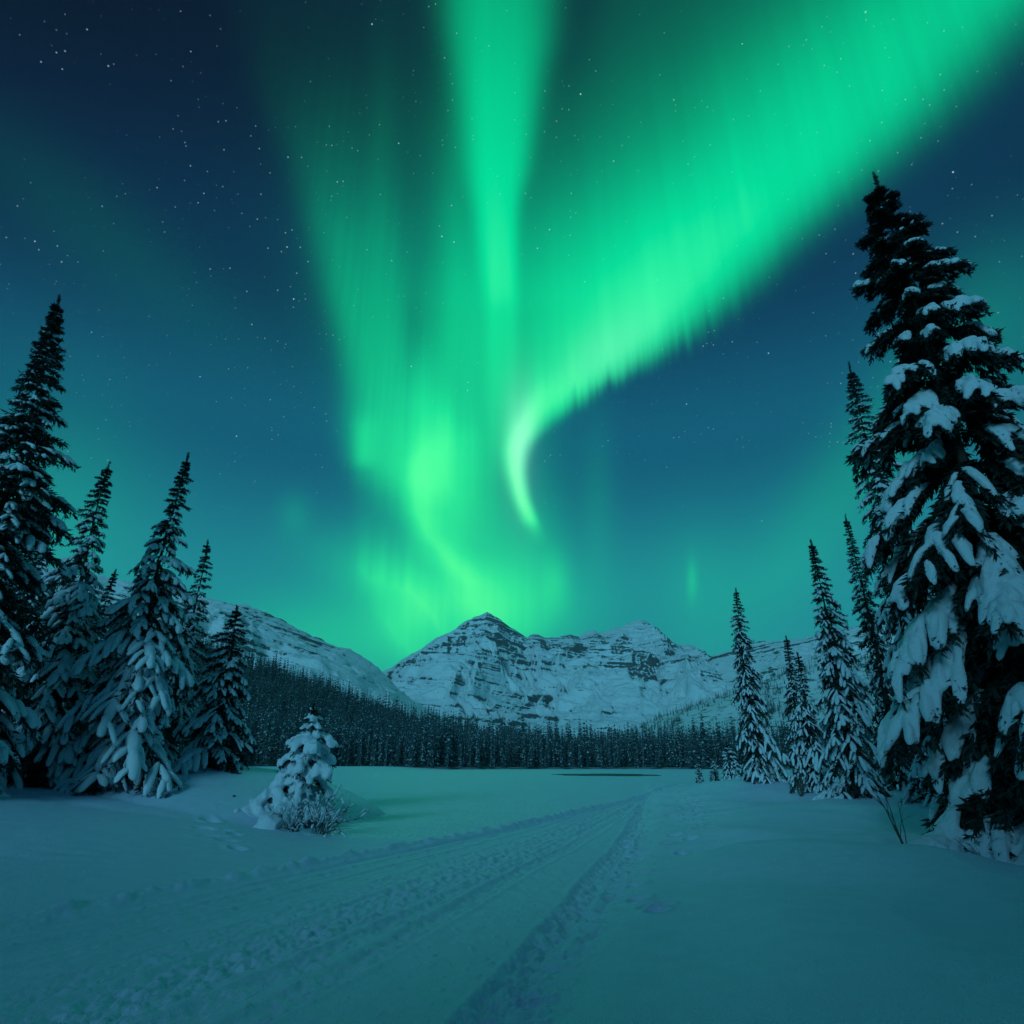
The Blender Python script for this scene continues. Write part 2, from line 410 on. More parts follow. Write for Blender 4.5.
def ground_h(x, y, detail=True):
    x = np.asarray(x, float); y = np.asarray(y, float)
    # western bank
    sl = np.interp(y, *TRAIL_L) - x
    west = np.maximum.reduce([dome(x, y, -12.4, 28.0, 7.2, 8.8, 1.95, .85), dome(x, y, -19, 17.5, 15, 12, 1.45), dome(x, y, -34, 30, 24, 26, 2.2), dome(x, y, -26, 6, 18, 18, 1.3)])
    west = west + 0.30 * np.minimum.reduce([dome(x, y, -12.4, 28.0, 7.2, 8.8, 1.95, .85), dome(x, y, -19, 17.5, 15, 12, 1.45)])
    west = west + 0.12 * sstep(sl, 0, 2.0) * sstep(y, 34, 18)
    far_w = 1.4 * sstep(-x, 26, 60) * sstep(y, 10, 30)
    # eastern bank
    sr = x - np.interp(y, *TRAIL_R)
    east = (.55 * sstep(sr, -.1, .9) + .45 * sstep(sr, .3, 4.0)) * (.36 + .014 * np.clip(sr, 0, 30)) * sstep(y, 95, 45)
    east = east + dome(x, y, 14.0, 38.5, 8, 9, .80) + dome(x, y, 19, 27, 10, 9, .35) + dome(x, y, 5.6, 12.6, 3.2, 2.6, .26, 1.4) + dome(x, y, 6.6, 19.0, 3.2, 2.6, .20, 1.4) \
        + dome(x, y, 9.6, 21.5, 5, 5, .30) - dome(x, y, 7.9, 13.4, 3.0, 2.2, .16) - dome(x, y, 4.6, 15.6, 2.6, 1.3, .16)
    bank = np.maximum(west, far_w) * sstep(sl, -1.0, 3.0) + east
    near = sstep(y, 150, 40)
    h = .03 + bank + near * (.05 * fbm(x / 7, y / 7, 3, 11) + .11 * ridged(x / 5 + y / 14, y / 6 - x / 11, 2, 14, .35) * sstep(sr, 1.0, 3.0)) * sstep(np.abs(bank), .02, .3) + .02 * fbm(x / 22, y / 22, 2, 12)
    if not detail: return h
    h = h + near * sstep(np.abs(bank), .1, .4) * .012 * perlin(x / .9 + y / 3, y / .30 - x / 2.2, 15) * np.clip(.4 + fbm(x / 4, y / 4, 2, 16), 0, 1)
    # on the trail
    on = sstep(sl, .3, -.3) * sstep(sr, .3, -.3) * near
    soft = .5 + .5 * np.clip(fbm(x / 1.4, y / 1.4, 2, 21) + .3, 0, 1)
    # ploughed edge on the west: a broken berm with a rut beside it
    bw = np.exp(-((sl + .05) / .20) ** 2); br = np.exp(-((sl + .55) / .22) ** 2)
    lump = np.clip(fbm(x / .45, y / .45, 3, 31) * .9 + .45, 0, 1.5)
    h = h + near * (bw * (.055 + .11 * lump) - br * .09)
    # ruts run along the trail: blends of the two edges
    xl = np.interp(y, *TRAIL_L); xr = np.interp(y, *TRAIL_R)
    q = (x - xl) / np.maximum(xr - xl, .5); wd = np.maximum(xr - xl, .5)
    wob = .25 * fbm(y / 5.0, y * 0 + 3.3, 2, 41)
    for qc, half, depth, rough in ((.10, .22, .030, .020), (.20, .16, .022, .018), (.30, .14, .014, .014), (.56, .50, .012, .040), (.66, .20, .018, .022), (.73, .20, .018, .018), (.44, .30, .006, .022), (.955, .24, .04, .045)):
        d = (q - qc) * wd + wob * .4
        band = np.exp(-(d / half) ** 4) * near
        h = h - band * depth * 1.5 + band * rough * 1.35 * fbm(x / .16, y / .22, 3, 51 + int(qc * 100)) \
            + near * .022 * np.exp(-((np.abs(d) - half * 1.15) / .07) ** 2)
    h = h + on * .012 * fbm(x / .35, y / .5, 3, 61) + on * np.clip(fbm(x / .13, y / .13, 2, 63) - .55, 0, 1) * .05
    # drift texture and old prints on the eastern edge
    er = np.exp(-((sr - .1) / .32) ** 2) * near
    h = h + er * .06 * fbm(x / .3, y / .3, 3, 71)
    tramp = sstep(sr, .0, .6) * sstep(sr, 3.6, 1.2) * sstep(y, 17, 26) * near
    h = h + tramp * .07 * fbm(x / .8, y / .9, 3, 81)
    for (cx, cy, r, dp, an) in PRINTS:
        m = (np.abs(x - cx) < 4 * r) & (np.abs(y - cy) < 4 * r)
        if m.any():
            X_, Y_ = x[m] - cx, y[m] - cy
            c_, s_ = math.cos(an), math.sin(an)
            a_ = (X_ * c_ + Y_ * s_) / (r * 1.45); b_ = (Y_ * c_ - X_ * s_) / r
            rr = np.sqrt(a_ * a_ + b_ * b_)
            h[m] += -dp * np.exp(-(rr / .62) ** 4) + dp * .22 * np.exp(-((rr - 1.05) / .28) ** 2)
    return h

# ---------------------------------------------------------------- snow materials
def snow_material(name, grain, tint=(0.66, 0.78, 0.94), rough=.5, spec=.4):
    m, t, b = mat(name)
    pos = coords(t)
    n1 = mnoise(t, pos, grain, 4.0, 0.65); n2 = mnoise(t, pos, grain * 0.12, 3.0)
    b.inputs['Base Color'].default_value = (*tint, 1)
    t.links.new(mixcol(t, smooth(n2, .3, .7), tuple(c * .95 for c in tint), tint), b.inputs['Base Color'])
    b.inputs['Roughness'].default_value = rough
    b.inputs['Specular IOR Level'].default_value = spec
    n3 = mnoise(t, pos, grain * 2.6, 2.0)
    bump(t, b, n1 * .7 + n2 * .9 + n3 * .5, 0.9, 0.03 * 22 / grain)
    return m
M_SNOW = snow_material('wind_packed_snow', 26.0)
M_PATH = snow_material('packed_trail_snow', 34.0)
M_LAKE = snow_material('lake_snow', 4.0, rough=.42, spec=.6)

# ---------------------------------------------------------------- ground sheet: banks, trail and lake, one mesh each, meeting edge to edge
def ground():
    ang = np.concatenate([np.linspace(-180, -52, 60, endpoint=False), np.linspace(-52, 52, 900), np.linspace(52, 180, 61)[1:]])
    rad = [0.0, 1.0]
    while rad[-1] < 60: rad.append(max(rad[-1] * 1.0065, rad[-1] + .02))
    while rad[-1] < 8800: rad.append(rad[-1] * 1.035)
    rad = np.array(rad[1:])
    A, Q = np.meshgrid(np.radians(ang), rad)
    x = np.sin(A) * Q; y = np.cos(A) * Q
    h = ground_h(x.ravel(), y.ravel()).reshape(x.shape)
    V_ = np.stack([x, y, h], -1).reshape(-1, 3)
    nr, na = x.shape
    i, j = np.meshgrid(np.arange(nr - 1), np.arange(na - 1), indexing='ij')
    a = (i * na + j).ravel(); F = np.stack([a, a + 1, a + na + 1, a + na], 1)
    c = len(V_); V_ = np.vstack([V_, [[0, 0, float(ground_h(np.array([0.]), np.array([0.]))[0])]]])
    k = np.arange(na - 1); cap = np.stack([np.full(na - 1, c), k, k + 1], 1)[:, ::-1]
    # vertex normals from the whole sheet so that the seams do not show
    gx = np.gradient(x, axis=1); gy = np.gradient(y, axis=1); gz = np.gradient(h, axis=1)
    rx = np.gradient(x, axis=0); ry = np.gradient(y, axis=0); rz = np.gradient(h, axis=0)
    N = np.cross(np.stack([gx, gy, gz], -1), np.stack([rx, ry, rz], -1)).reshape(-1, 3)
    N = N / np.maximum(np.linalg.norm(N, axis=1, keepdims=True), 1e-9)
    N[N[:, 2] < 0] *= -1
    N = np.vstack([N, [[0, 0, 1]]])
    ctr = V_[F].mean(1); cx, cy = ctr[:, 0], ctr[:, 1]
    sl = np.interp(cy, *TRAIL_L) - cx; sr = cx - np.interp(cy, *TRAIL_R)
    trail = (sl < .25) & (sr < .1) & (cy < 62) & (cy > 0)
    smoothed = ground_h(cx, cy, False)
    lake = (~trail) & (smoothed < .16) & (cy > 20) & (cy < shore_y(cx) + 30)
    land = ~(trail | lake)
    def piece(name, sel, m, extra=None):
        f = F[sel]; used = np.unique(np.concatenate([f.ravel(), extra.ravel()]) if extra is not None else f.ravel())
        mp = np.full(len(V_), -1, np.int64); mp[used] = np.arange(len(used))
        fs = [mp[f]] + ([mp[extra]] if extra is not None else [])
        o = mesh_object(name, V_[used], fs, m)
        o.data.normals_split_custom_set_from_vertices(N[used].tolist())
        return o
    tag(piece('snow_ground', land, M_SNOW, cap), 'deep unbroken snow banks either side of the trail', kind='structure')
    tag(piece('snow_trail', trail, M_PATH), 'packed snow trail with ruts and tracks leading to the lake', kind='structure')
    tag(piece('frozen_lake', lake, M_LAKE), 'flat snow covered frozen lake in front of the forest', kind='structure')
ground()

# a dark strip of open water out on the ice
def open_water():
    m, t, b = mat('open_water')
    b.inputs['Base Color'].default_value = (.004, .010, .014, 1); b.inputs['Roughness'].default_value = .5; b.inputs['Specular IOR Level'].default_value = 0.15
    n = 72; a = np.linspace(0, 2 * math.pi, n, endpoint=False)
    cx, cy = at(604, 776, 150.0)[0], 148.0
    rr = 1 + .22 * fbm(np.cos(a) * 2, np.sin(a) * 2, 3, 5)
    x = cx + np.cos(a) * 10.5 * rr; y = cy + np.sin(a) * 17 * rr
    z = np.full(n, .0)
    top = np.stack([x, y, ground_h(x, y) * 0 + .075], 1); bot = np.stack([x, y, z - .2], 1)
    Vv = np.vstack([top, bot, [[cx, cy, .075]]])
    k = np.arange(n); k2 = (k + 1) % n
    o = mesh_object('open_water', Vv, [np.stack([k, k2, np.full(n, 2 * n)], 1), np.stack([k2, k, k + n, k2 + n], 1)], m, smooth_shade=False)
    tag(o, 'dark strip of open water in the lake ice before the far forest', kind='structure')
open_water()

# ---------------------------------------------------------------- mountains
def rock_material(name, lo, hi, gain, band, dip, east):
    """snow over rock: rock shows on steep ground, in thin tilted strata and in broken patches"""
    m, t, b = mat(name)
    geo = t.nodes.new('ShaderNodeNewGeometry')
    s_ = t.nodes.new('ShaderNodeSeparateXYZ'); t.links.new(geo.outputs['Normal'], s_.inputs[0])
    pos = geo.outputs['Position']
    p_ = t.nodes.new('ShaderNodeSeparateXYZ'); t.links.new(pos, p_.inputs[0])
    px, py, pz = (X(p_.outputs[i]) for i in range(3))
    n_fine = mnoise(t, pos, 1 / 16.0, 5.0, .7); n_mid = mnoise(t, pos, 1 / 75.0, 4.0, .6); n_big = mnoise(t, pos, 1 / 420.0, 2.0)
    lvl = pz + px * dip + (n_mid - .5) * band * 1.2
    n_band = mnoise(t, rgb(px * (1 / 420.0), py * (1 / 700.0), lvl * (1 / band)), 1.0, 3.0, .6)
    high = smooth(pz, lo, hi)
    steep = smooth(X(s_.outputs[2]), .92, .50)
    rock = (n_band - .46) * 4.6 + (n_fine - .5) * 2.0 + (n_mid - .5) * .7 + (n_big - .5) * 1.7 + steep * .45 + X(s_.outputs[0]) * east + high * .55 - gain
    rockf = smooth(rock, .05, .32)
    col = mixcol(t, n_fine, (.030, .035, .039), (.095, .100, .104))
    t.links.new(mixcol(t, rockf, (.80, .84, .86), col), b.inputs['Base Color'])
    b.inputs['Roughness'].default_value = .75; b.inputs['Specular IOR Level'].default_value = .2
    bump(t, b, n_fine + n_band * .8, .7, 9.0)
    return m

def mountain(name, ridge, dist, depth, rough, terr, seed, m, label, foot=0.0, power=1.5, nx=620, ny=300, back=0.6, dip=0.0, wander=0.06, spur=1.0):
    P = np.array([at(px, py, dist) for px, py in ridge])
    xs = np.linspace(P[0, 0], P[-1, 0], nx)
    span = xs[-1] - xs[0]
    zr = np.interp(xs, P[:, 0], P[:, 2])
    k = span / 100
    zr = zr + fbm(xs / (k * 2.4), xs * 0 + seed, 4, seed, .55) * k * .16 * rough
    q = np.concatenate([-np.linspace(back, 0, ny // 5, endpoint=False), np.linspace(0, 1, ny) ** 1.25])
    X_, Q_ = np.meshgrid(xs, q)
    ZR = np.broadcast_to(zr, X_.shape)
    yr = dist + wander * dist * .25 * fbm(X_ / (span * .22), X_ * 0 + 2.2, 2, seed + 3)
    Y_ = yr - Q_ * depth
    qa = np.abs(Q_)
    prof = (1 - np.clip(qa, 0, 1)) ** power
    relief = np.clip(qa * 3.2, 0, 1) * np.clip((1 - qa) * 2.2, 0, 1)
    gl = span / 9
    wx = X_ + fbm(X_ / gl, Y_ / gl, 3, seed + 5) * gl * .45
    sp = ridged(wx / gl, Q_ * 1.1 + X_ / gl * .2, 4, seed + 7, .55)
    fine = fbm(wx / (gl * .16), Y_ / (gl * .45), 5, seed + 9, .6)
    rise = np.maximum(ZR - foot, 1)
    Z_ = foot + rise * prof + rise * relief * rough * (spur * .085 * sp + .030 * fine)
    if terr:
        step = rise.max() / 22.0
        lvl = Z_ + dip * (X_ - xs.mean()) + fbm(X_ / gl, Q_ * 3, 3, seed + 13) * step * .8
        ph = lvl / step; fr_ = ph - np.floor(ph)
        saw = (np.floor(ph) + sstep(fr_, .58, 1.0)) * step - lvl + step * .35
        hi = sstep(Z_ / rise.max(), .42, .62) * np.clip(qa * 9, 0, 1)
        Z_ = Z_ + saw * terr * hi * (.35 + .65 * np.clip(fbm(X_ / gl * .8, Q_ * 2, 2, seed + 17) + .5, 0, 1))
    Vv = np.stack([X_, Y_, Z_], -1).reshape(-1, 3)
    n0, n1 = X_.shape
    i, j = np.meshgrid(np.arange(n0 - 1), np.arange(n1 - 1), indexing='ij')
    a = (i * n1 + j).ravel()
    F = np.stack([a, a + 1, a + n1 + 1, a + n1], 1)[:, ::-1]
    o = mesh_object(name, Vv, F, m)
    tag(o, label, kind='structure')
    return o

M_PEAK = rock_material('banded_rock_and_snow', 250, 620, 1.00, 17.0, .10, .60)
M_RIDGE = rock_material('broken_rock_and_snow', 120, 420, 1.16, 14.0, .30, .30)
M_EAST = rock_material('eastern_rock_and_snow', 150, 450, 1.05, 15.0, -.22, -.3)
CENTRAL = [(250, 745), (330, 705), (375, 682), (390, 668), (402, 659), (418, 650), (432, 641), (445, 634), (456, 629), (465, 622), (473, 619), (480, 616), (487, 613),
           (494, 617), (501, 620), (510, 627), (520, 632), (527, 637), (533, 634), (538, 633), (545, 637), (556, 636), (570, 633), (579, 636), (586, 631), (594, 629), (600, 632), (610, 630),
           (622, 627), (632, 622), (639, 620), (646, 622), (653, 628), (661, 634), (670, 641), (678, 646), (686, 644), (693, 645), (700, 652), (709, 657), (722, 668), (740, 682), (800, 710), (860, 740)]
mountain('central_mountain', CENTRAL, 4000, 2100, 1.15, .8, 101, M_PEAK, 'twin peaked snowy mountain with dark rock bands under the aurora', foot=-6, power=1.45, nx=900, ny=420, dip=.10)
WESTERN = [(-260, 520), (-100, 545), (0, 560), (100, 575), (180, 590), (205, 597), (222, 601), (240, 604), (262, 610), (282, 620), (300, 630), (318, 638), (330, 644), (345, 648), (356, 652),
           (366, 659), (378, 667), (386, 675), (398, 688), (412, 700), (432, 712), (470, 730), (520, 750)]
mountain('western_ridge', WESTERN, 2300, 1250, 1.3, .5, 211, M_RIDGE, 'long snowy ridge sloping down behind the left trees', foot=-6, power=1.25, nx=700, ny=300, dip=-.25)
EASTERN = [(640, 745), (670, 705), (690, 680), (704, 664), (714, 656), (730, 650), (748, 644), (766, 641), (790, 640), (815, 636), (850, 628), (900, 620), (1000, 612), (1200, 600), (1500, 620)]
mountain('eastern_ridge', EASTERN, 3100, 1600, 1.2, .4, 307, M_EAST, 'snowy ridge behind the slender trees on the right', foot=-6, power=1.3, nx=700, ny=300, dip=.2)
# ---------------------------------------------------------------- tree materials
def needle_material(name, dark, light):
    m, t, b = mat(name)
    n = mnoise(t, coords(t), 3.0, 3.0)
    t.links.new(mixcol(t, n, dark, light), b.inputs['Base Color'])
    b.inputs['Roughness'].default_value = .7; b.inputs['Specular IOR Level'].default_value = .15
    return m
M_NEEDLE = needle_material('dark_spruce_needles', (.010, .022, .020), (.030, .050, .042))
m_, t_, b_ = mat('spruce_bark')
t_.links.new(mixcol(t_, mnoise(t_, scaled(t_, coords(t_), (14, 14, 3)), 1.0, 4.0), (.022, .018, .016), (.075, .062, .052)), b_.inputs['Base Color'])
b_.inputs['Roughness'].default_value = .9
M_BARK = m_
m_, t_, b_ = mat('clinging_snow')
b_.inputs['Base Color'].default_value = (.74, .82, .88, 1); b_.inputs['Roughness'].default_value = .6; b_.inputs['Specular IOR Level'].default_value = .25
bump(t_, b_, mnoise(t_, coords(t_), 13.0, 5.0, .75), .8, .07)
M_CLING = m_

# ---------------------------------------------------------------- a spruce grown branch by branch
def unit(v): return v / np.maximum(np.linalg.norm(v, axis=-1, keepdims=True), 1e-9)
def lumps(p0, T, U, S, ln, droop, w, flat, rng, rings=6, seg=8, lift=0.0, jag=.22, fat=.55):
    """closed snow lumps strung along drooping twigs; all arrays are per twig"""
    n = len(ln)
    s = np.concatenate([[0.02], np.linspace(.10, .92, rings - 2), [1.0]])
    prof = np.clip(1 - np.abs((s - .62) / np.where(s < .62, .66, .41)) ** np.where(s < .62, 2.0, 3.0), .04, 1) ** .55
    a = np.linspace(0, 2 * math.pi, seg, endpoint=False)
    up = np.where(np.sin(a) > 0, 1.0, .40)
    rad = w[:, None, None] * prof[None, :, None] * (1 + jag * rng.standard_normal((n, rings, seg)))
    cen = p0[:, None] + T[:, None] * (ln[:, None] * s)[..., None]
    cen[..., 2] -= droop[:, None] * s ** 2
    cen[..., 2] += (lift * w)[:, None]
    off = S[:, None, None] * (rad * np.cos(a))[..., None] + U[:, None, None] * (rad * np.sin(a) * up * flat[:, None, None])[..., None]
    Vv = (cen[:, :, None] + off).reshape(n, rings * seg, 3)
    end0 = cen[:, 0]; end1 = cen[:, -1] + T * (w * .12)[:, None]
    Vv = np.concatenate([Vv, end0[:, None], end1[:, None]], 1)
    i, j = np.meshgrid(np.arange(rings - 1), np.arange(seg), indexing='ij'); j2 = (j + 1) % seg
    q = np.stack([i * seg + j, i * seg + j2, (i + 1) * seg + j2, (i + 1) * seg + j], -1).reshape(-1, 4)
    k = np.arange(seg); k2 = (k + 1) % seg
    c0 = rings * seg
    t0 = np.stack([np.full(seg, c0), k2, k], 1); t1 = np.stack([np.full(seg, c0 + 1), (rings - 1) * seg + k, (rings - 1) * seg + k2], 1)
    base = (np.arange(n) * (c0 + 2))[:, None, None]
    return Vv.reshape(-1, 3), (q[None] + base).reshape(-1, 4), (np.concatenate([t0, t1])[None] + base).reshape(-1, 3)
def sprays(p0, T, U, S, ln, droop, size, count, rng, hang=.35, ends=0.0):
    """needle sprays: short pointed blades along every twig"""
    n = len(ln)
    s = rng.random((n, count)) ** (1.0 - .35 * ends)
    a = rng.uniform(0, 2 * math.pi, (n, count))
    cen = p0[:, None] + T[:, None] * (ln[:, None] * s)[..., None]
    cen[..., 2] -= droop[:, None] * s ** 2
    side = S[:, None] * np.cos(a)[..., None] + U[:, None] * (np.sin(a) * .8)[..., None]
    d = unit(T[:, None] * rng.uniform(.35, .95, (n, count, 1)) + side * rng.uniform(.45, 1.1, (n, count, 1)) - np.array([0, 0, 1.0]) * (hang + droop / np.maximum(ln, .01))[:, None, None] * .6)
    L = size[:, None] * rng.uniform(.55, 1.25, (n, count))
    cr = unit(np.cross(d, rng.standard_normal((n, count, 3))))
    wd = (L * rng.uniform(.09, .16, (n, count)))[..., None]
    tip = cen + d * L[..., None]; mid = cen + d * (L * .45)[..., None]
    Vv = np.stack([cen, mid + cr * wd, tip, mid - cr * wd], 2).reshape(-1, 3)
    return Vv, np.arange(len(Vv)).reshape(-1, 4)
def tube(path, radii, seg=9, rng=None):
    path = np.asarray(path, float); n = len(path)
    tan = unit(np.gradient(path, axis=0)); ref = np.array([1.0, .2, .1])
    s1 = unit(np.cross(tan, ref)); s2 = np.cross(tan, s1)
    a = np.linspace(0, 2 * math.pi, seg, endpoint=False)
    r = np.asarray(radii)[:, None] * (1 + (.08 * rng.standard_normal((n, seg)) if rng is not None else 0))
    Vv = (path[:, None] + s1[:, None] * (r * np.cos(a))[..., None] + s2[:, None] * (r * np.sin(a))[..., None]).reshape(-1, 3)
    i, j = np.meshgrid(np.arange(n - 1), np.arange(seg), indexing='ij'); j2 = (j + 1) % seg
    return Vv, np.stack([i * seg + j, i * seg + j2, (i + 1) * seg + j2, (i + 1) * seg + j], -1).reshape(-1, 4)
def merge(parts):
    Vs, Fs, o = [], {}, 0
    for p in parts:
        Vs.append(p[0])
        for f in p[1:]:
            Fs.setdefault(f.shape[1], []).append(f + o)
        o += len(p[0])
    return np.vstack(Vs), [np.concatenate(f) for f in Fs.values()]

def spruce(name, loc, H, Rad, label, seed, group, cat='tree', whorl=.42, per=5, twigs=9, blades=26, blade=.16, snow=1.0, snow_w=1.0,
           clear=.0, shape=.85, droop=1.0, lean=(0, 0), top_bare=.18, voxel=None, spire=0.0, pad=0.0, gaps=.10, bare_seed=0, twist=1.0, inner=.12, skip=.06, topw=.26, lop=.16, fing=1.0, hang=1.0, poke=0, wmax=9.0, load=.50):
    rng = np.random.default_rng(seed)
    root = thing(name, loc, label, cat, group)
    bend = lambda z: np.stack([lean[0] * (z / H) ** 2 * H + .012 * H * np.sin(z / H * 5 + seed) * (z / H), lean[1] * (z / H) ** 2 * H + .010 * H * np.cos(z / H * 4 + seed) * (z / H), z], -1)
    zt = np.linspace(-.5, H, 26)
    r0 = .011 * H + .04
    tv = tube(bend(zt), r0 * (1 - np.clip(zt, 0, H) / H) ** 1.25 + .008, 10, rng)
    mesh_object('trunk', tv[0], tv[1], M_BARK, root)
    # branch bases
    zs = []; z = max(clear * H, .15)
    while z < H * .985:
        zs.append(z); f = 1 - z / H
        z += whorl * (topw + (1 - topw) * f ** .7) * rng.uniform(.75, 1.25)
    bz, ba, bl = [], [], []
    ph = rng.uniform(0, 6.28, 3)
    for z in zs:
        f = 1 - z / H
        n = max(4, int(round(per * (.85 + .15 * f) + rng.uniform(-.5, .5))))
        a0 = rng.uniform(0, 2 * math.pi)
        prof = (f ** shape) * min(1.0, f / .06) ** .5 * (1 - spire * math.exp(-((f - .22) / .16) ** 2))
        for k in range(n):
            bz.append(min(z + rng.uniform(-.12, .12) * whorl, H * .99))
            ba.append(a0 + 2 * math.pi * k / n + rng.uniform(-.3, .3))
            side_ = 1 + lop * (math.cos(ba[-1] - ph[0] - 2.2 * z / H) + .7 * math.cos(2 * ba[-1] - ph[1] + 6 * z / H) + .5 * math.sin(9 * z / H + ph[2]))
            bl.append(max(Rad * prof * side_ * rng.choice([1.0, 1.0, .85, .65, 1.12]) * rng.uniform(.85, 1.1), .10 + .03 * H * f))
    bz = np.array(bz); ba = np.array(ba); bl = np.array(bl); nb = len(bz); fz = 1 - bz / H
    base = bend(bz)
    # branches that would go far under the snow are held up
    out = np.stack([np.cos(ba), np.sin(ba), np.zeros(nb)], 1)
    e0 = R(30) - R(45) * np.clip(fz * 1.5, 0, 1) ** .55 * droop + rng.normal(0, .12, nb)
    dr = bl * (.16 + .30 * np.clip(fz * 1.6, 0, 1)) * droop * rng.uniform(.7, 1.3, nb)
    low = np.maximum(0, (dr - bl * np.sin(e0)) - (bz + .05)); dr = dr - low * .9
    def on_branch(i, t):
        p = base[i] + out[i] * (bl[i] * t * np.cos(e0[i]))[:, None]
        p[:, 2] += bl[i] * t * np.sin(e0[i]) - dr[i] * t ** 2
        d = out[i] * np.cos(e0[i])[:, None]
        d = d.copy(); d[:, 2] += np.sin(e0[i]) - 2 * dr[i] / bl[i] * t
        return p, unit(d)
    # wood of the branches
    tt = np.linspace(0, 1, 5)
    wood = []
    idx = np.arange(nb)
    rings = [on_branch(idx, np.full(nb, t))[0] for t in tt]
    side0 = np.stack([-np.sin(ba), np.cos(ba), np.zeros(nb)], 1)
    for k in range(4):
        wr = (.006 + .011 * bl) * (1 - .8 * tt[k]); wr2 = (.006 + .011 * bl) * (1 - .8 * tt[k + 1])
        a_, b2 = rings[k], rings[k + 1]; upv = np.array([0, 0, 1.0])
        quad = np.stack([a_ - side0 * wr[:, None], a_ + side0 * wr[:, None], b2 + side0 * wr2[:, None], b2 - side0 * wr2[:, None]], 1).reshape(-1, 3)
        quad2 = np.stack([a_ - upv * wr[:, None], a_ + upv * wr[:, None], b2 + upv * wr2[:, None], b2 - upv * wr2[:, None]], 1).reshape(-1, 3)
        wood += [(quad, np.arange(len(quad)).reshape(-1, 4)), (quad2, np.arange(len(quad2)).reshape(-1, 4))]
    # side twigs and the twigs that carry on the branch line
    ti, tp, sd = [], [], []
    for b in range(nb):
        nt = max(3, int(round(twigs * (.35 + .65 * (bl[b] / Rad) ** .6))))
        for k in range(nt):
            ti.append(b); tp.append(.16 + .80 * (k + rng.uniform(.2, .8)) / nt); sd.append(1 if (k % 2) else -1)
        for t in (.05, .30, .55, .76):
            ti.append(b); tp.append(t); sd.append(0)
    ti = np.array(ti); tp = np.array(tp); sd = np.array(sd); n = len(ti)
    p0, d0 = on_branch(ti, tp)
    side = side0[ti]
    ang = np.where(sd == 0, rng.normal(0, .10, n), sd * fing * rng.uniform(.50, 1.05, n))
    T = unit(d0 * np.cos(ang)[:, None] + side * np.sin(ang)[:, None] + rng.normal(0, .05, (n, 3)))
    tl = bl[ti] * np.where(sd == 0, .36, (.15 + .36 * (1 - tp) ** .8) * rng.uniform(.75, 1.25, n)) + .04
    td = tl * np.where(sd == 0, .10, hang * rng.uniform(.22, .55, n)) * droop * np.clip(.3 + fz[ti] * 2.0, 0, 1)
    S = unit(np.cross(T, np.array([0, 0, 1.0]))); U = np.cross(S, T)
    # needles
    bs = 1.12 * blade * (.75 + .25 * np.clip(fz[ti] * 3, 0, 1)) * np.clip(tl / (.18 * Rad + .05), .55, 1.15)
    nv, nf = sprays(p0 - U * (bs * .12)[:, None], T, U, S, tl, td, bs, blades, rng)
    lead = bend(np.full(60, 1.0) * H - rng.random(60) * .10 * H)
    lt = np.tile(np.array([[0, 0, 1.0]]), (60, 1)); lS = np.tile(np.array([[1.0, 0, 0]]), (60, 1)); lU = np.tile(np.array([[0, 1.0, 0]]), (60, 1))
    lv, lf = sprays(lead, lt, lU, lS, np.full(60, .05 * H / 3), np.zeros(60), np.full(60, blade * .55), 8, rng, hang=-.2)
    # snow
    amount = snow * np.clip((fz[ti] - top_bare * .35) / max(top_bare, .01), .18, 1) * (load + .62 * rng.random(nb)[ti])
    keep = (rng.random(n) < np.clip(amount * (1 - gaps), 0, .985)) & (rng.random(nb) > skip)[ti]
    keep &= (tp * bl[ti] > inner * Rad * fz[ti] ** .5)
    w = snow_w * np.where(sd == 0, .058, .046) * (bl[ti] * .75 + .25 * Rad) * (.70 + .45 * np.clip(amount, 0, 1.2)) * rng.uniform(.75, 1.2, n)
    w = np.minimum(np.minimum(w, tl * .42), wmax * rng.uniform(.8, 1.2, n)) + .008
    if pad: w = w * (1 + pad * np.clip(1 - np.abs(tp - .6) * 1.6, 0, 1))
    k = keep
    extra = []
    if poke:                                                   # needle tips that stick out along the edges of the pads
        sg = np.where(rng.random(n) < .5, -1.0, 1.0)
        for q in (-1.0, 1.0):
            extra.append(sprays(p0 + S * (w * .85 * q)[:, None] + U * (w * .12)[:, None], T, U, S, tl, td, np.full(n, .085) * rng.uniform(.7, 1.3, n), poke, rng, hang=.8))
    crown = merge([(nv, nf), (lv, lf)] + extra + wood)
    mesh_object('crown', crown[0], crown[1], M_NEEDLE, root, smooth_shade=False)
    rings_, seg_ = (7, 8) if H > 14 and voxel else (6, 7)
    sn_ = lumps((p0 + U * (w * .30)[:, None])[k], T[k], U[k], S[k], tl[k] * rng.uniform(.86, 1.02, k.sum()), td[k], w[k], rng.uniform(.80, 1.20, k.sum()), rng, rings_, seg_, .0, .20 if voxel else .14)
    Vs, Fs = merge([sn_])
    so = mesh_object('snow_cover', Vs, Fs, M_CLING, root); so['kind'] = 'stuff'
    if voxel:
        rm = so.modifiers.new('blend', 'REMESH'); rm.mode = 'VOXEL'; rm.voxel_size = voxel; rm.use_smooth_shade = True
        sm = so.modifiers.new('soften', 'SMOOTH'); sm.factor = .5; sm.iterations = 3
    return root

def stand(px, py, dist, dz_=0.0):
    """a tree whose tip is seen at (px, py), growing dist metres north of the tripod: its foot and its height"""
    p = at(px, py, dist)
    g = float(ground_h(np.array([p[0]]), np.array([p[1]]), False)[0]) + dz_
    return (p[0], p[1], g - .05), p[2] - g + .05

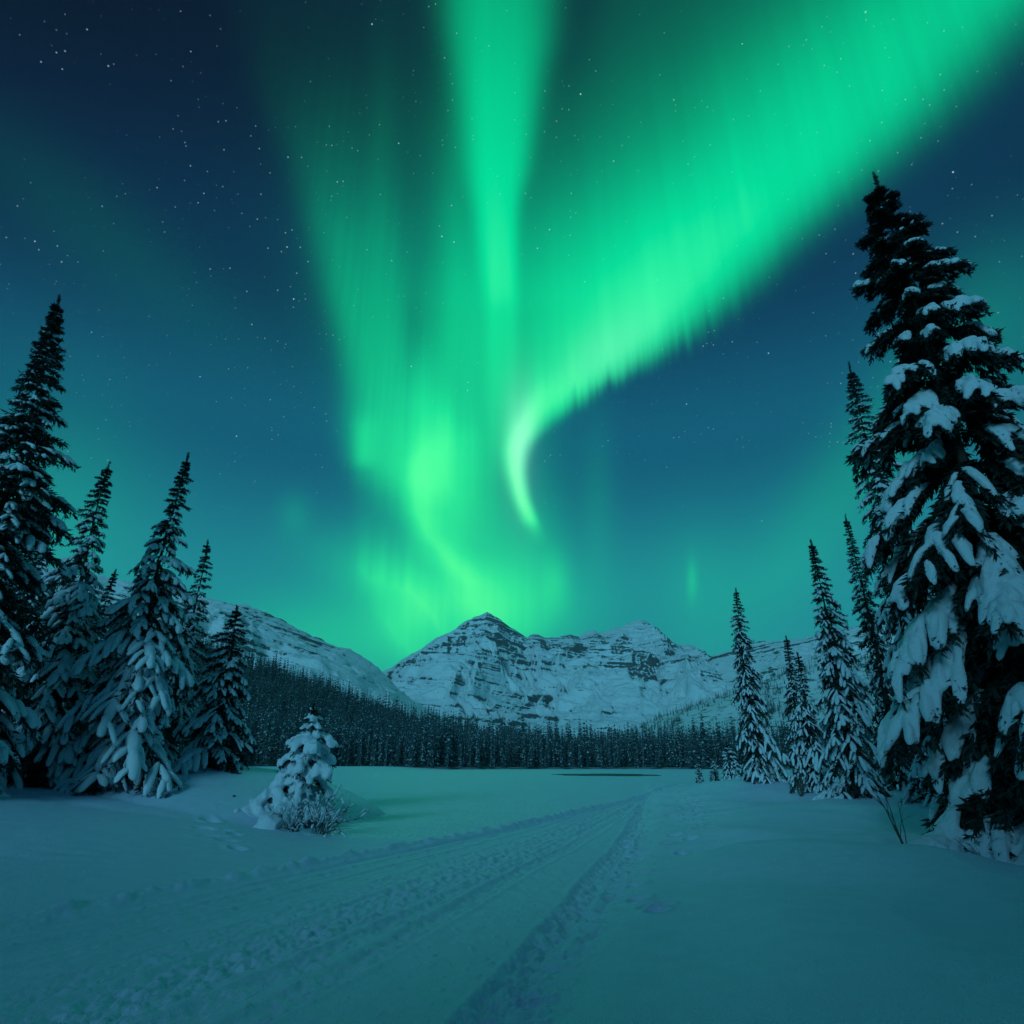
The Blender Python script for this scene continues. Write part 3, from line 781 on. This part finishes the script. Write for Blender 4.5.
G_L = 'snow laden spruces on the left bank'
G_R = 'snow laden spruces on the right bank'
TREES = [
    # name, tip px, py, distance, radius, label, kwargs
    ('spruce_tree', 62, 303, 17.5, 2.2, 'tallest spruce on the left bank, cut off by the left picture edge', G_L, dict(seed=11, whorl=.50, lop=.24, topw=.45, load=.55, twigs=10, snow=.80, top_bare=.22, blade=.20, per=6, shape=.72, droop=.95)),
    ('spruce_tree', 55, 494, 27.0, 2.0, 'narrow dark spruce half hidden between the tallest left spruce and the broad snowy one', G_L, dict(seed=12, whorl=.40, twigs=6, blades=18, snow=.65, shape=.85, droop=1.0)),
    ('spruce_tree', 112, 466, 22.0, 2.75, 'broad snowy spruce with a notched narrow tip beside the tallest left spruce', G_L, dict(seed=13, load=.62, whorl=.52, twigs=9, snow=1.0, top_bare=.22, spire=.45, shape=.80, droop=1.15)),
    ('spruce_tree', 114, 572, 30.0, 1.5, 'small spruce tip showing between the two broad snowy spruces on the left', G_L, dict(seed=14, whorl=.42, twigs=6, blades=16, snow=.55, shape=.85)),
    ('spruce_tree', 183, 456, 22.5, 2.45, 'tall straight spruce with long white drooping boughs at the front of the left bank', G_L, dict(seed=15, load=.62, whorl=.52, twigs=9, snow=1.0, top_bare=.22, spire=.25, shape=.86, droop=1.2)),
    ('spruce_tree', 205, 543, 27.5, 1.65, 'slim spruce with a thin dark tip behind the tall straight left spruce', G_L, dict(seed=16, load=.62, whorl=.52, twigs=7, blades=18, snow=.80, top_bare=.22, shape=.80, droop=1.1)),
    ('spruce_tree', 237, 608, 25.5, 1.85, 'short full spruce at the right end of the left bank row', G_L, dict(seed=17, load=.62, whorl=.42, twigs=9, snow=.95, top_bare=.26, shape=.80, droop=1.1)),
    ('spruce_tree', -40, 470, 20.0, 2.4, 'spruce at the left picture edge showing only its snowy bough tips', G_L, dict(seed=18, load=.62, whorl=.40, twigs=8, snow=1.0, shape=.8, droop=1.1)),
    ('spruce_tree', 735, 590, 36.0, 1.5, 'slender lone spruce standing on the lake side of the right bank', G_R, dict(seed=21, whorl=.42, twigs=7, blades=18, snow=.85, top_bare=.12, shape=.78, droop=1.35, blade=.15)),
    ('spruce_tree', 785, 638, 32.5, 1.1, 'thin spired spruce, left one of the close pair right of the slender lone spruce', G_R, dict(seed=22, whorl=.32, twigs=6, blades=16, snow=.80, top_bare=.22, spire=.5, shape=.75, droop=1.3, blade=.14, clear=.05)),
    ('spruce_tree', 797, 654, 32.0, 1.3, 'shorter whiter spruce, right one of the close pair right of the slender lone spruce', G_R, dict(seed=23, whorl=.32, twigs=6, blades=16, snow=.95, top_bare=.25, spire=.3, shape=.78, droop=1.3, blade=.14, clear=.05)),
    ('spruce_tree', 812, 543, 29.0, 1.75, 'tall pointed spruce with evenly snowed boughs between the close pair and the giant spruce', G_R, dict(seed=24, whorl=.42, twigs=8, blades=20, snow=.90, top_bare=.15, shape=.82, droop=1.3, blade=.16)),
    ('spruce_tree', 848, 519, 33.0, 1.4, 'thin spruce tip just left of the tall narrow spruce on the right', G_R, dict(seed=25, whorl=.40, twigs=6, blades=16, snow=.60, shape=.8, droop=1.1)),
    ('spruce_tree', 852, 366, 24.0, 2.1, 'very tall narrow spruce behind the left side of the giant spruce', G_R, dict(seed=26, whorl=.52, twigs=8, blades=20, snow=.85, top_bare=.15, shape=.72, droop=1.2, blade=.17)),
]
for nm, px, py, dist, rad, lab, grp, kw in TREES:
    loc, H = stand(px, py, dist)
    spruce(nm, loc, H, rad, lab, group=grp, **kw)
loc, H = stand(880, 184, 13.2)
spruce('spruce_tree', loc, H, 3.3, 'giant dark spruce with broad pads of snow', 31, G_R, whorl=.68, per=6, twigs=20, blades=88, blade=.20,
       snow=1.0, snow_w=.86, top_bare=.18, shape=.66, droop=1.12, voxel=.032, pad=.3, gaps=.08, clear=.055, inner=.24, skip=.03, topw=.88, lop=.06, fing=.80, hang=1.4, poke=16, wmax=.118, load=.44)
# ---------------------------------------------------------------- the forest beyond the lake
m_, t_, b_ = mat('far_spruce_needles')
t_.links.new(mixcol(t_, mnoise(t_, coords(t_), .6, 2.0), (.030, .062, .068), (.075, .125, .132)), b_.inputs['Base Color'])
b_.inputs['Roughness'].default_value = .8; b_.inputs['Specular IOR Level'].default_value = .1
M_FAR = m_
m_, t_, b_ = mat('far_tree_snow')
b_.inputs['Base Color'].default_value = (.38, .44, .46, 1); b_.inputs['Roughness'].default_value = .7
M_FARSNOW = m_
m_, t_, b_ = mat('shadow_mottled_floor')
t_.links.new(mixcol(t_, smooth(mnoise(t_, coords(t_), .12, 4.0), .40, .60), (.02, .035, .038), (.24, .27, .28)), b_.inputs['Base Color'])  # dark mottles paint tree shadow into the greyed snow
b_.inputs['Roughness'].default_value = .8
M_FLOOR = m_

def mini_spruce(seed, layers, per, rad, snowy):
    """a unit-height spruce of bent boughs: verts, dark triangles, snow triangles"""
    rng = np.random.default_rng(seed)
    Vv, D, S_ = [], [], []
    def add(pts, lst):
        k = len(Vv); Vv.extend(pts); lst.append([k, k + 1, k + 2])
    a = np.linspace(0, 2 * math.pi, 5)[:-1]
    for k in range(4):
        p, q = a[k], a[(k + 1) % 4]
        add([(.012 * math.cos(p), .012 * math.sin(p), -.05), (.012 * math.cos(q), .012 * math.sin(q), -.05), (0, 0, .97)], D)
    for i in range(layers):
        f = (i + rng.uniform(0, .6)) / layers
        z = .06 + .94 * f
        r = rad * (1 - f) ** .62 * rng.uniform(.75, 1.15) + .008
        a0 = rng.uniform(0, 6.3)
        for k in range(per):
            an = a0 + 2 * math.pi * k / per + rng.uniform(-.3, .3)
            rr = r * rng.uniform(.65, 1.15); dz_ = rr * rng.uniform(.35, .85); w = rr * rng.uniform(.35, .5) + .004
            c, s = math.cos(an), math.sin(an)
            root = (0, 0, z + .6 / layers * .5); tip = (c * rr, s * rr, z - dz_)
            l = (c * rr * .55 - s * w, s * rr * .55 + c * w, z - dz_ * .75); rt = (c * rr * .55 + s * w, s * rr * .55 - c * w, z - dz_ * .75)
            mid = (c * rr * .55, s * rr * .55, z - dz_ * .28)
            add([root, l, mid], D); add([root, mid, rt], D); add([mid, l, tip], D); add([mid, tip, rt], D)
            if rng.random() < snowy:
                lift = .006
                w2 = w * rng.uniform(.5, .85)
                m2 = (mid[0] * .75, mid[1] * .75, mid[2] + .02 + lift)
                l2 = (c * rr * .62 - s * w2, s * rr * .62 + c * w2, z - dz_ * .68 + lift); r2 = (c * rr * .62 + s * w2, s * rr * .62 - c * w2, z - dz_ * .68 + lift)
                t2 = (c * rr * .97, s * rr * .97, z - dz_ * .93 + lift)
                mm = (mid[0], mid[1], mid[2] + lift * 1.4)
                add([m2, l2, mm], S_); add([m2, mm, r2], S_); add([mm, l2, t2], S_); add([mm, t2, r2], S_)
    return np.array(Vv, float), np.array(D), np.array(S_) if S_ else np.zeros((0, 3), int)

FULL = [mini_spruce(900 + k, 19, 6, [.085, .11, .10, .075, .12][k], .22) for k in range(5)]
LIGHT = [mini_spruce(950 + k, 10, 4, [.085, .11, .10, .08, .115][k], .18) for k in range(5)]

def forest_mesh(name, spots, light, rng):
    """spots: x, y, z, height"""
    Vs, Fs, Ms, o = [], [], [], 0
    var = rng.integers(0, 5, len(spots)); rot = rng.uniform(0, 6.28, len(spots)); fat = rng.uniform(.8, 1.3, len(spots))
    for v in range(5):
        for lt in (True, False):
            sel = np.where((var == v) & (light == lt))[0]
            if not len(sel): continue
            P, D, S_ = (LIGHT if lt else FULL)[v]
            c, s = np.cos(rot[sel])[:, None], np.sin(rot[sel])[:, None]
            h = spots[sel, 3][:, None]; ft = fat[sel][:, None]
            x = (P[:, 0] * c - P[:, 1] * s) * h * ft + spots[sel, 0][:, None]; y = (P[:, 0] * s + P[:, 1] * c) * h * ft + spots[sel, 1][:, None]
            z = P[:, 2] * h + spots[sel, 2][:, None]
            Vs.append(np.stack([x, y, z], -1).reshape(-1, 3))
            base = (np.arange(len(sel)) * len(P) + o)[:, None, None]
            F = np.concatenate([D, S_]); mi = np.concatenate([np.zeros(len(D), int), np.ones(len(S_), int)])
            Fs.append((F[None] + base).reshape(-1, 3)); Ms.append(np.tile(mi, len(sel))); o += len(P) * len(sel)
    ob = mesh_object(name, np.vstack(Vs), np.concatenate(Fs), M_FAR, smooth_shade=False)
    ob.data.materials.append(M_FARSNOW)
    ob.data.polygons.foreach_set('material_index', np.concatenate(Ms).astype(np.int32))
    return ob

# the wooded hillside that climbs to the left, seen against the western ridge
HILL = [(-700, 200), (-520, 165), (-316, 106), (-253, 88), (-180, 63), (-110, 40), (-60, 28), (-12, 16), (27, 11), (120, 9), (250, 10), (420, 16), (700, 30)]
def hill_h(x, y):
    hx = np.interp(x, [p[0] for p in HILL], [p[1] for p in HILL])
    sh = shore_y(x)
    t = np.clip((y - sh) / (650 - sh), 0, 1.6)
    return -.6 + 1.4 * sstep(y, sh - 4, sh + 4) + hx * np.where(t < 1, t ** 1.15, 1 - .25 * (t - 1)) + sstep(y, sh + 4, sh + 40) * (1.6 * fbm(x / 60, y / 60, 3, 77))
def forest():
    rng = np.random.default_rng(77)
    xs = np.linspace(-720, 720, 260); ys = np.linspace(0, 1, 90)
    X_, T_ = np.meshgrid(xs, ys); sh = shore_y(X_)
    Y_ = sh - 8 + T_ ** 1.3 * (900 - sh)
    Z_ = hill_h(X_, Y_)
    n1 = len(xs); i, j = np.meshgrid(np.arange(len(ys) - 1), np.arange(n1 - 1), indexing='ij'); a = (i * n1 + j).ravel()
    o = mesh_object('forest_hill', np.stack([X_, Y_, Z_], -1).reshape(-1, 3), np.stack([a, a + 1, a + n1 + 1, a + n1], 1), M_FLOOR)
    tag(o, 'wooded hillside rising to the left beyond the lake', kind='structure')
    # stems: denser near the shore
    g = 5.4
    gx, gy = np.meshgrid(np.arange(-620, 560, g), np.arange(150, 720, g))
    x = gx.ravel() + rng.uniform(-.48, .48, gx.size) * g; y = gy.ravel() + rng.uniform(-.48, .48, gx.size) * g
    sh = shore_y(x); back = y - sh
    ok = (back > 1.5) & (np.abs(np.arctan2(x, y)) < R(45)) & (rng.random(x.size) < np.where(back < 70, .95, .72))
    x, y, back = x[ok], y[ok], back[ok]
    hgt = (rng.normal(17.5, 4.2, x.size) * (1 + .22 * fbm(x / 34, y / 34, 2, 78))).clip(6, 28) * np.where(back < 8, rng.uniform(.45, 1.0, x.size), 1.0)
    z = hill_h(x, y)
    spots = np.stack([x, y, z, hgt], 1)
    # the shore row as single trees
    inview = np.abs(x / y) < .78
    key = np.where(inview, back, 1e9)
    # rows that show: nearest the shore, clear of the big banks of trees in front
    order = np.argsort(key)[:285]
    single = np.zeros(x.size, bool); single[order] = True
    protos = []
    for v in range(5):
        P, D, S_ = FULL[v]
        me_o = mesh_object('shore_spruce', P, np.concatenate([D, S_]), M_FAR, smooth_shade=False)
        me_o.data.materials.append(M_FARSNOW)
        me_o.data.polygons.foreach_set('material_index', np.concatenate([np.zeros(len(D)), np.ones(len(S_))]).astype(np.int32))
        protos.append(me_o)
    for n_, k in enumerate(order):
        v = int(rng.integers(0, 5))
        if n_ < 5: ob = protos[n_]
        else:
            ob = protos[v].copy(); C.objects.link(ob)
        w = hgt[k] * rng.uniform(.85, 1.3)
        ob.location = (x[k], y[k], z[k]); ob.scale = (w, w, hgt[k]); ob.rotation_euler = (0, 0, rng.uniform(0, 6.28))
        tag(ob, 'snow dusted spruce in the dense row along the far lake shore', 'tree', 'spruces along the far shore')
    rest = spots[~single]; bk = back[~single]
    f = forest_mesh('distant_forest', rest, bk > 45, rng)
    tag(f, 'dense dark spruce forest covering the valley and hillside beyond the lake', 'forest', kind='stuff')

    # the open eastern slope behind: snow with thin lines of trees
    pts = [(560, 745), (600, 736), (630, 727), (660, 712), (700, 699), (720, 692), (740, 685), (770, 674), (800, 664), (850, 655), (900, 648), (1000, 640), (1150, 640)]
    Pp = np.array([at(px, py, 1250.0) for px, py in pts])
    xs = np.linspace(Pp[0, 0], Pp[-1, 0], 300); zr = np.interp(xs, Pp[:, 0], Pp[:, 2]) - 7
    q = np.concatenate([[-.5], np.linspace(0, 1, 100)])
    X_, Q_ = np.meshgrid(xs, q)
    top = np.broadcast_to(zr, X_.shape)
    Y_ = 1250 - Q_ * 600
    Z_ = -4 + (top + 4) * (1 - np.abs(Q_)).clip(0, 1) ** 1.15 + np.clip(Q_ * 4, 0, 1) * (1 - Q_).clip(0, 1) * 9 * fbm(X_ / 150, Y_ / 130, 4, 91)
    n1 = len(xs); i, j = np.meshgrid(np.arange(len(q) - 1), np.arange(n1 - 1), indexing='ij'); a = (i * n1 + j).ravel()
    o = mesh_object('eastern_slope', np.stack([X_, Y_, Z_], -1).reshape(-1, 3), np.stack([a, a + 1, a + n1 + 1, a + n1], 1)[:, ::-1], M_SLOPE)
    tag(o, 'snowy lower slope with lines of trees rising to the right', kind='structure')
    n = 16000
    qx = rng.uniform(xs[0], xs[-1], n); qq = rng.random(n) ** 1.0 * .98
    dens = np.maximum(np.exp(-(qq / .07) ** 2) * 1.0, sstep(fbm(qx / 95, qq * 5.5 + qx / 400, 3, 93), .02, .40) * .8)
    dens = np.maximum(dens, sstep(qq, .55, .8))
    dens = dens * (1 - .0 * qq)
    ok = rng.random(n) < dens
    qx, qq = qx[ok], qq[ok]
    ix = np.interp(qx, xs, np.arange(len(xs))).round().astype(int); iq = 1 + np.round(qq * 99).astype(int)
    sp = np.stack([qx, 1250 - qq * 600, Z_[iq, ix] - .5, rng.normal(11, 2.5, len(qx)).clip(5, 17)], 1)
    f = forest_mesh('scattered_forest', sp, np.ones(len(sp), bool), rng)
    tag(f, 'thin lines of spruces scattered over the snowy slope on the right', 'forest', kind='stuff')
m_, t_, b_ = mat('slope_snow')
t_.links.new(mixcol(t_, smooth(mnoise(t_, coords(t_), .05, 5.0, .65), .34, .50), (.10, .12, .13), (.76, .80, .82)), b_.inputs['Base Color'])
b_.inputs['Roughness'].default_value = .7
M_SLOPE = m_
forest()

# unseen woods added behind the tripod to keep the moon off the near snow
def shade_woods():
    rng = np.random.default_rng(123)
    gx, gy = np.meshgrid(np.arange(-19, 60, 3.6), np.arange(-60, -8.5, 3.6))
    x = gx.ravel() + rng.uniform(-1.4, 1.4, gx.size); y = gy.ravel() + rng.uniform(-1.4, 1.4, gx.size)
    h = rng.normal(14, 2.6, x.size).clip(8, 20)
    h = h * np.where((x > -3) & (x < 14), 1.25, .90)
    sp = np.stack([x, y, ground_h(x, y, False) - .1, h], 1)
    tag(forest_mesh('shade_woods', sp, np.zeros(len(sp), bool), rng), 'unseen spruces added behind the viewpoint to shade the near snow', 'forest', kind='stuff')
shade_woods()
# ---------------------------------------------------------------- saplings, bushes and stems in the snow
def foot(px, py, dist):
    p = at(px, py, dist)
    return np.array([p[0], dist, float(ground_h(np.array([p[0]]), np.array([dist]), False)[0])])

# the little spruce bowed under snow at the end of the left bank
loc, H = stand(305, 706, 23.2)
sap = spruce('spruce_sapling', loc, H, 1.62, 'small spruce buried under fat lumps of snow at the foot of the left bank', 61, 'young spruces', cat='sapling', whorl=.40, per=6, twigs=4, blades=22, lop=.34, lean=(.10, -.03),
             blade=.13, snow=1.6, snow_w=2.6, top_bare=.02, shape=.80, droop=1.15, voxel=.04, gaps=.0, inner=.10)
for nm, px, py, dist, rad, lab, kw in [
    ('spruce_sapling', 727, 743, 46.0, 1.35, 'snow dusted young spruce left of the slender lone spruce', dict(seed=62, whorl=.30, per=5, twigs=5, blades=14, snow=1.2, blade=.13)),
    ('spruce_sapling', 713, 756, 62.0, .75, 'tiny young spruce on the flat near the lake edge, right one of two', dict(seed=63, whorl=.26, per=4, twigs=4, blades=9, snow=1.1, blade=.14)),
    ('spruce_sapling', 698, 760, 70.0, .65, 'tiny young spruce on the flat near the lake edge, left one of two', dict(seed=64, whorl=.28, per=4, twigs=4, blades=8, snow=1.1, blade=.14)),
    ]:
    loc, H = stand(px, py, dist)
    spruce(nm, loc, H, rad, lab, group='young spruces', cat='sapling', shape=.85, droop=1.1, top_bare=.15, **kw)

def shrub(name, loc, label, seed, n, length, spread, lean, group, snowy=.5, rad=.011, fork=3):
    rng = np.random.default_rng(seed)
    root = thing(name, tuple(loc), label, 'bush', group)
    parts, lum = [], []
    def stem(p, d, L, r, depth):
        k = 5; path = [p]
        for i in range(k):
            d = unit(d + rng.normal(0, .10, 3) + np.array([0, 0, -.02 * i])); path.append(path[-1] + d * L / k)
        path = np.array(path)
        parts.append(tube(path, np.linspace(r, r * .35, k + 1), 5))
        if rng.random() < snowy: lum.append((path[2], unit(path[4] - path[2]), L * rng.uniform(.25, .5), r))
        if depth:
            for _ in range(fork):
                i = rng.integers(1, k)
                stem(path[i], unit(d + rng.normal(0, .45, 3)), L * rng.uniform(.35, .6), r * .6, depth - 1)
    for i in range(n):
        a = rng.uniform(0, 6.28); r = rng.uniform(0, .35)
        d = unit(np.array([math.cos(a) * spread + lean[0], math.sin(a) * spread + lean[1], 1.0]) + rng.normal(0, .12, 3))
        stem(np.array([math.cos(a) * r * spread, math.sin(a) * r * spread, -.08]), d, length * rng.uniform(.6, 1.1), rad * rng.uniform(.7, 1.3), 2)
    v, f = merge(parts); mesh_object('twigs', v, f, M_TWIG, root)
    if lum:
        p0 = np.array([l[0] for l in lum]); T = np.array([l[1] for l in lum]); ln = np.array([l[2] for l in lum]); w = np.minimum(ln * .28, .03 + .02 * rng.random(len(lum)))
        S = unit(np.cross(T, np.array([0, 0, 1.0]) + .01)); U = np.cross(S, T)
        v, f = merge([lumps(p0 + U * (w * .4)[:, None], T, U, S, ln, ln * .02, w, np.full(len(ln), .9), rng, 6, 6, 0, .15)])
        mesh_object('snow_cover', v, f, M_CLING, root)['kind'] = 'stuff'
    return root
m_, t_, b_ = mat('bare_twig')
t_.links.new(mixcol(t_, mnoise(t_, coords(t_), 9.0, 3.0), (.035, .028, .024), (.11, .095, .08)), b_.inputs['Base Color'])
b_.inputs['Roughness'].default_value = .85
M_TWIG = m_
shrub('bare_bush', foot(322, 808, 20.4) - np.array([.05, 0, 0]), 'bare twiggy bush leaning right beside the buried little spruce', 71, 20, 1.25, .55, (.60, -.15), 'bare bushes', snowy=.40)
shrub('bare_bush', foot(297, 795, 20.9), 'low dark snow flecked bush in front of the buried little spruce', 72, 16, .85, .5, (.05, -.2), 'bare bushes', snowy=.75, fork=3)
shrub('bare_bush', foot(903, 836, 13.6), 'thin bare stems standing in the snow under the left side of the giant spruce', 73, 4, 1.15, .10, (-.06, 0), 'bare bushes', snowy=.0, rad=.016, fork=1)
shrub('bare_bush', foot(802, 796, 31.0), 'thin bare stems at the foot of the close pair of spruces', 74, 5, 1.3, .12, (0, 0), 'bare bushes', snowy=.2, rad=.03, fork=1)
shrub('bare_bush', foot(985, 846, 12.6), 'small frosted bush at the foot of the giant spruce', 75, 9, .55, .5, (.0, -.1), 'bare bushes', snowy=.6, fork=2)

# a stone showing through the left bank
def stone():
    rng = np.random.default_rng(3)
    p = foot(236, 783, 22.5)
    bm = bmesh.new(); bmesh.ops.create_icosphere(bm, subdivisions=3, radius=.045)
    for v in bm.verts:
        n = v.co.normalized(); v.co = v.co * (1 + .35 * float(fbm(np.array([n.x * 1.5 + 4]), np.array([n.y * 1.5 + n.z]), 3, 9)[0])); v.co.z *= .7
    me = bpy.data.meshes.new('stone'); bm.to_mesh(me); bm.free(); me.materials.append(M_BARK)
    for f in me.polygons: f.use_smooth = True
    o = bpy.data.objects.new('stone', me); C.objects.link(o); o.location = (p[0], p[1], p[2] + .02)
    tag(o, 'small dark stone poking through the snow of the left bank', 'stone')
stone()
# ---------------------------------------------------------------- the air: one closed box of thin haze
def haze():
    m = bpy.data.materials.new('thin_haze'); m.use_nodes = True
    t = m.node_tree; t.nodes.clear()
    out = t.nodes.new('ShaderNodeOutputMaterial'); v = t.nodes.new('ShaderNodeVolumePrincipled')
    v.inputs['Color'].default_value = (.80, .90, .95, 1); v.inputs['Density'].default_value = HAZE_DENSITY
    t.links.new(v.outputs[0], out.inputs['Volume'])
    x0, x1, y0, y1, z0, z1 = -9200, 9200, -9200, 9200, -3, 960
    Vv = np.array([(x, y, z) for z in (z0, z1) for y in (y0, y1) for x in (x0, x1)], float)
    F = np.array([(0, 2, 3, 1), (4, 5, 7, 6), (0, 1, 5, 4), (2, 6, 7, 3), (0, 4, 6, 2), (1, 3, 7, 5)])
    o = mesh_object('haze', Vv, F, m, smooth_shade=False)
    tag(o, kind='stuff')
HAZE_DENSITY = 0.00005
haze()
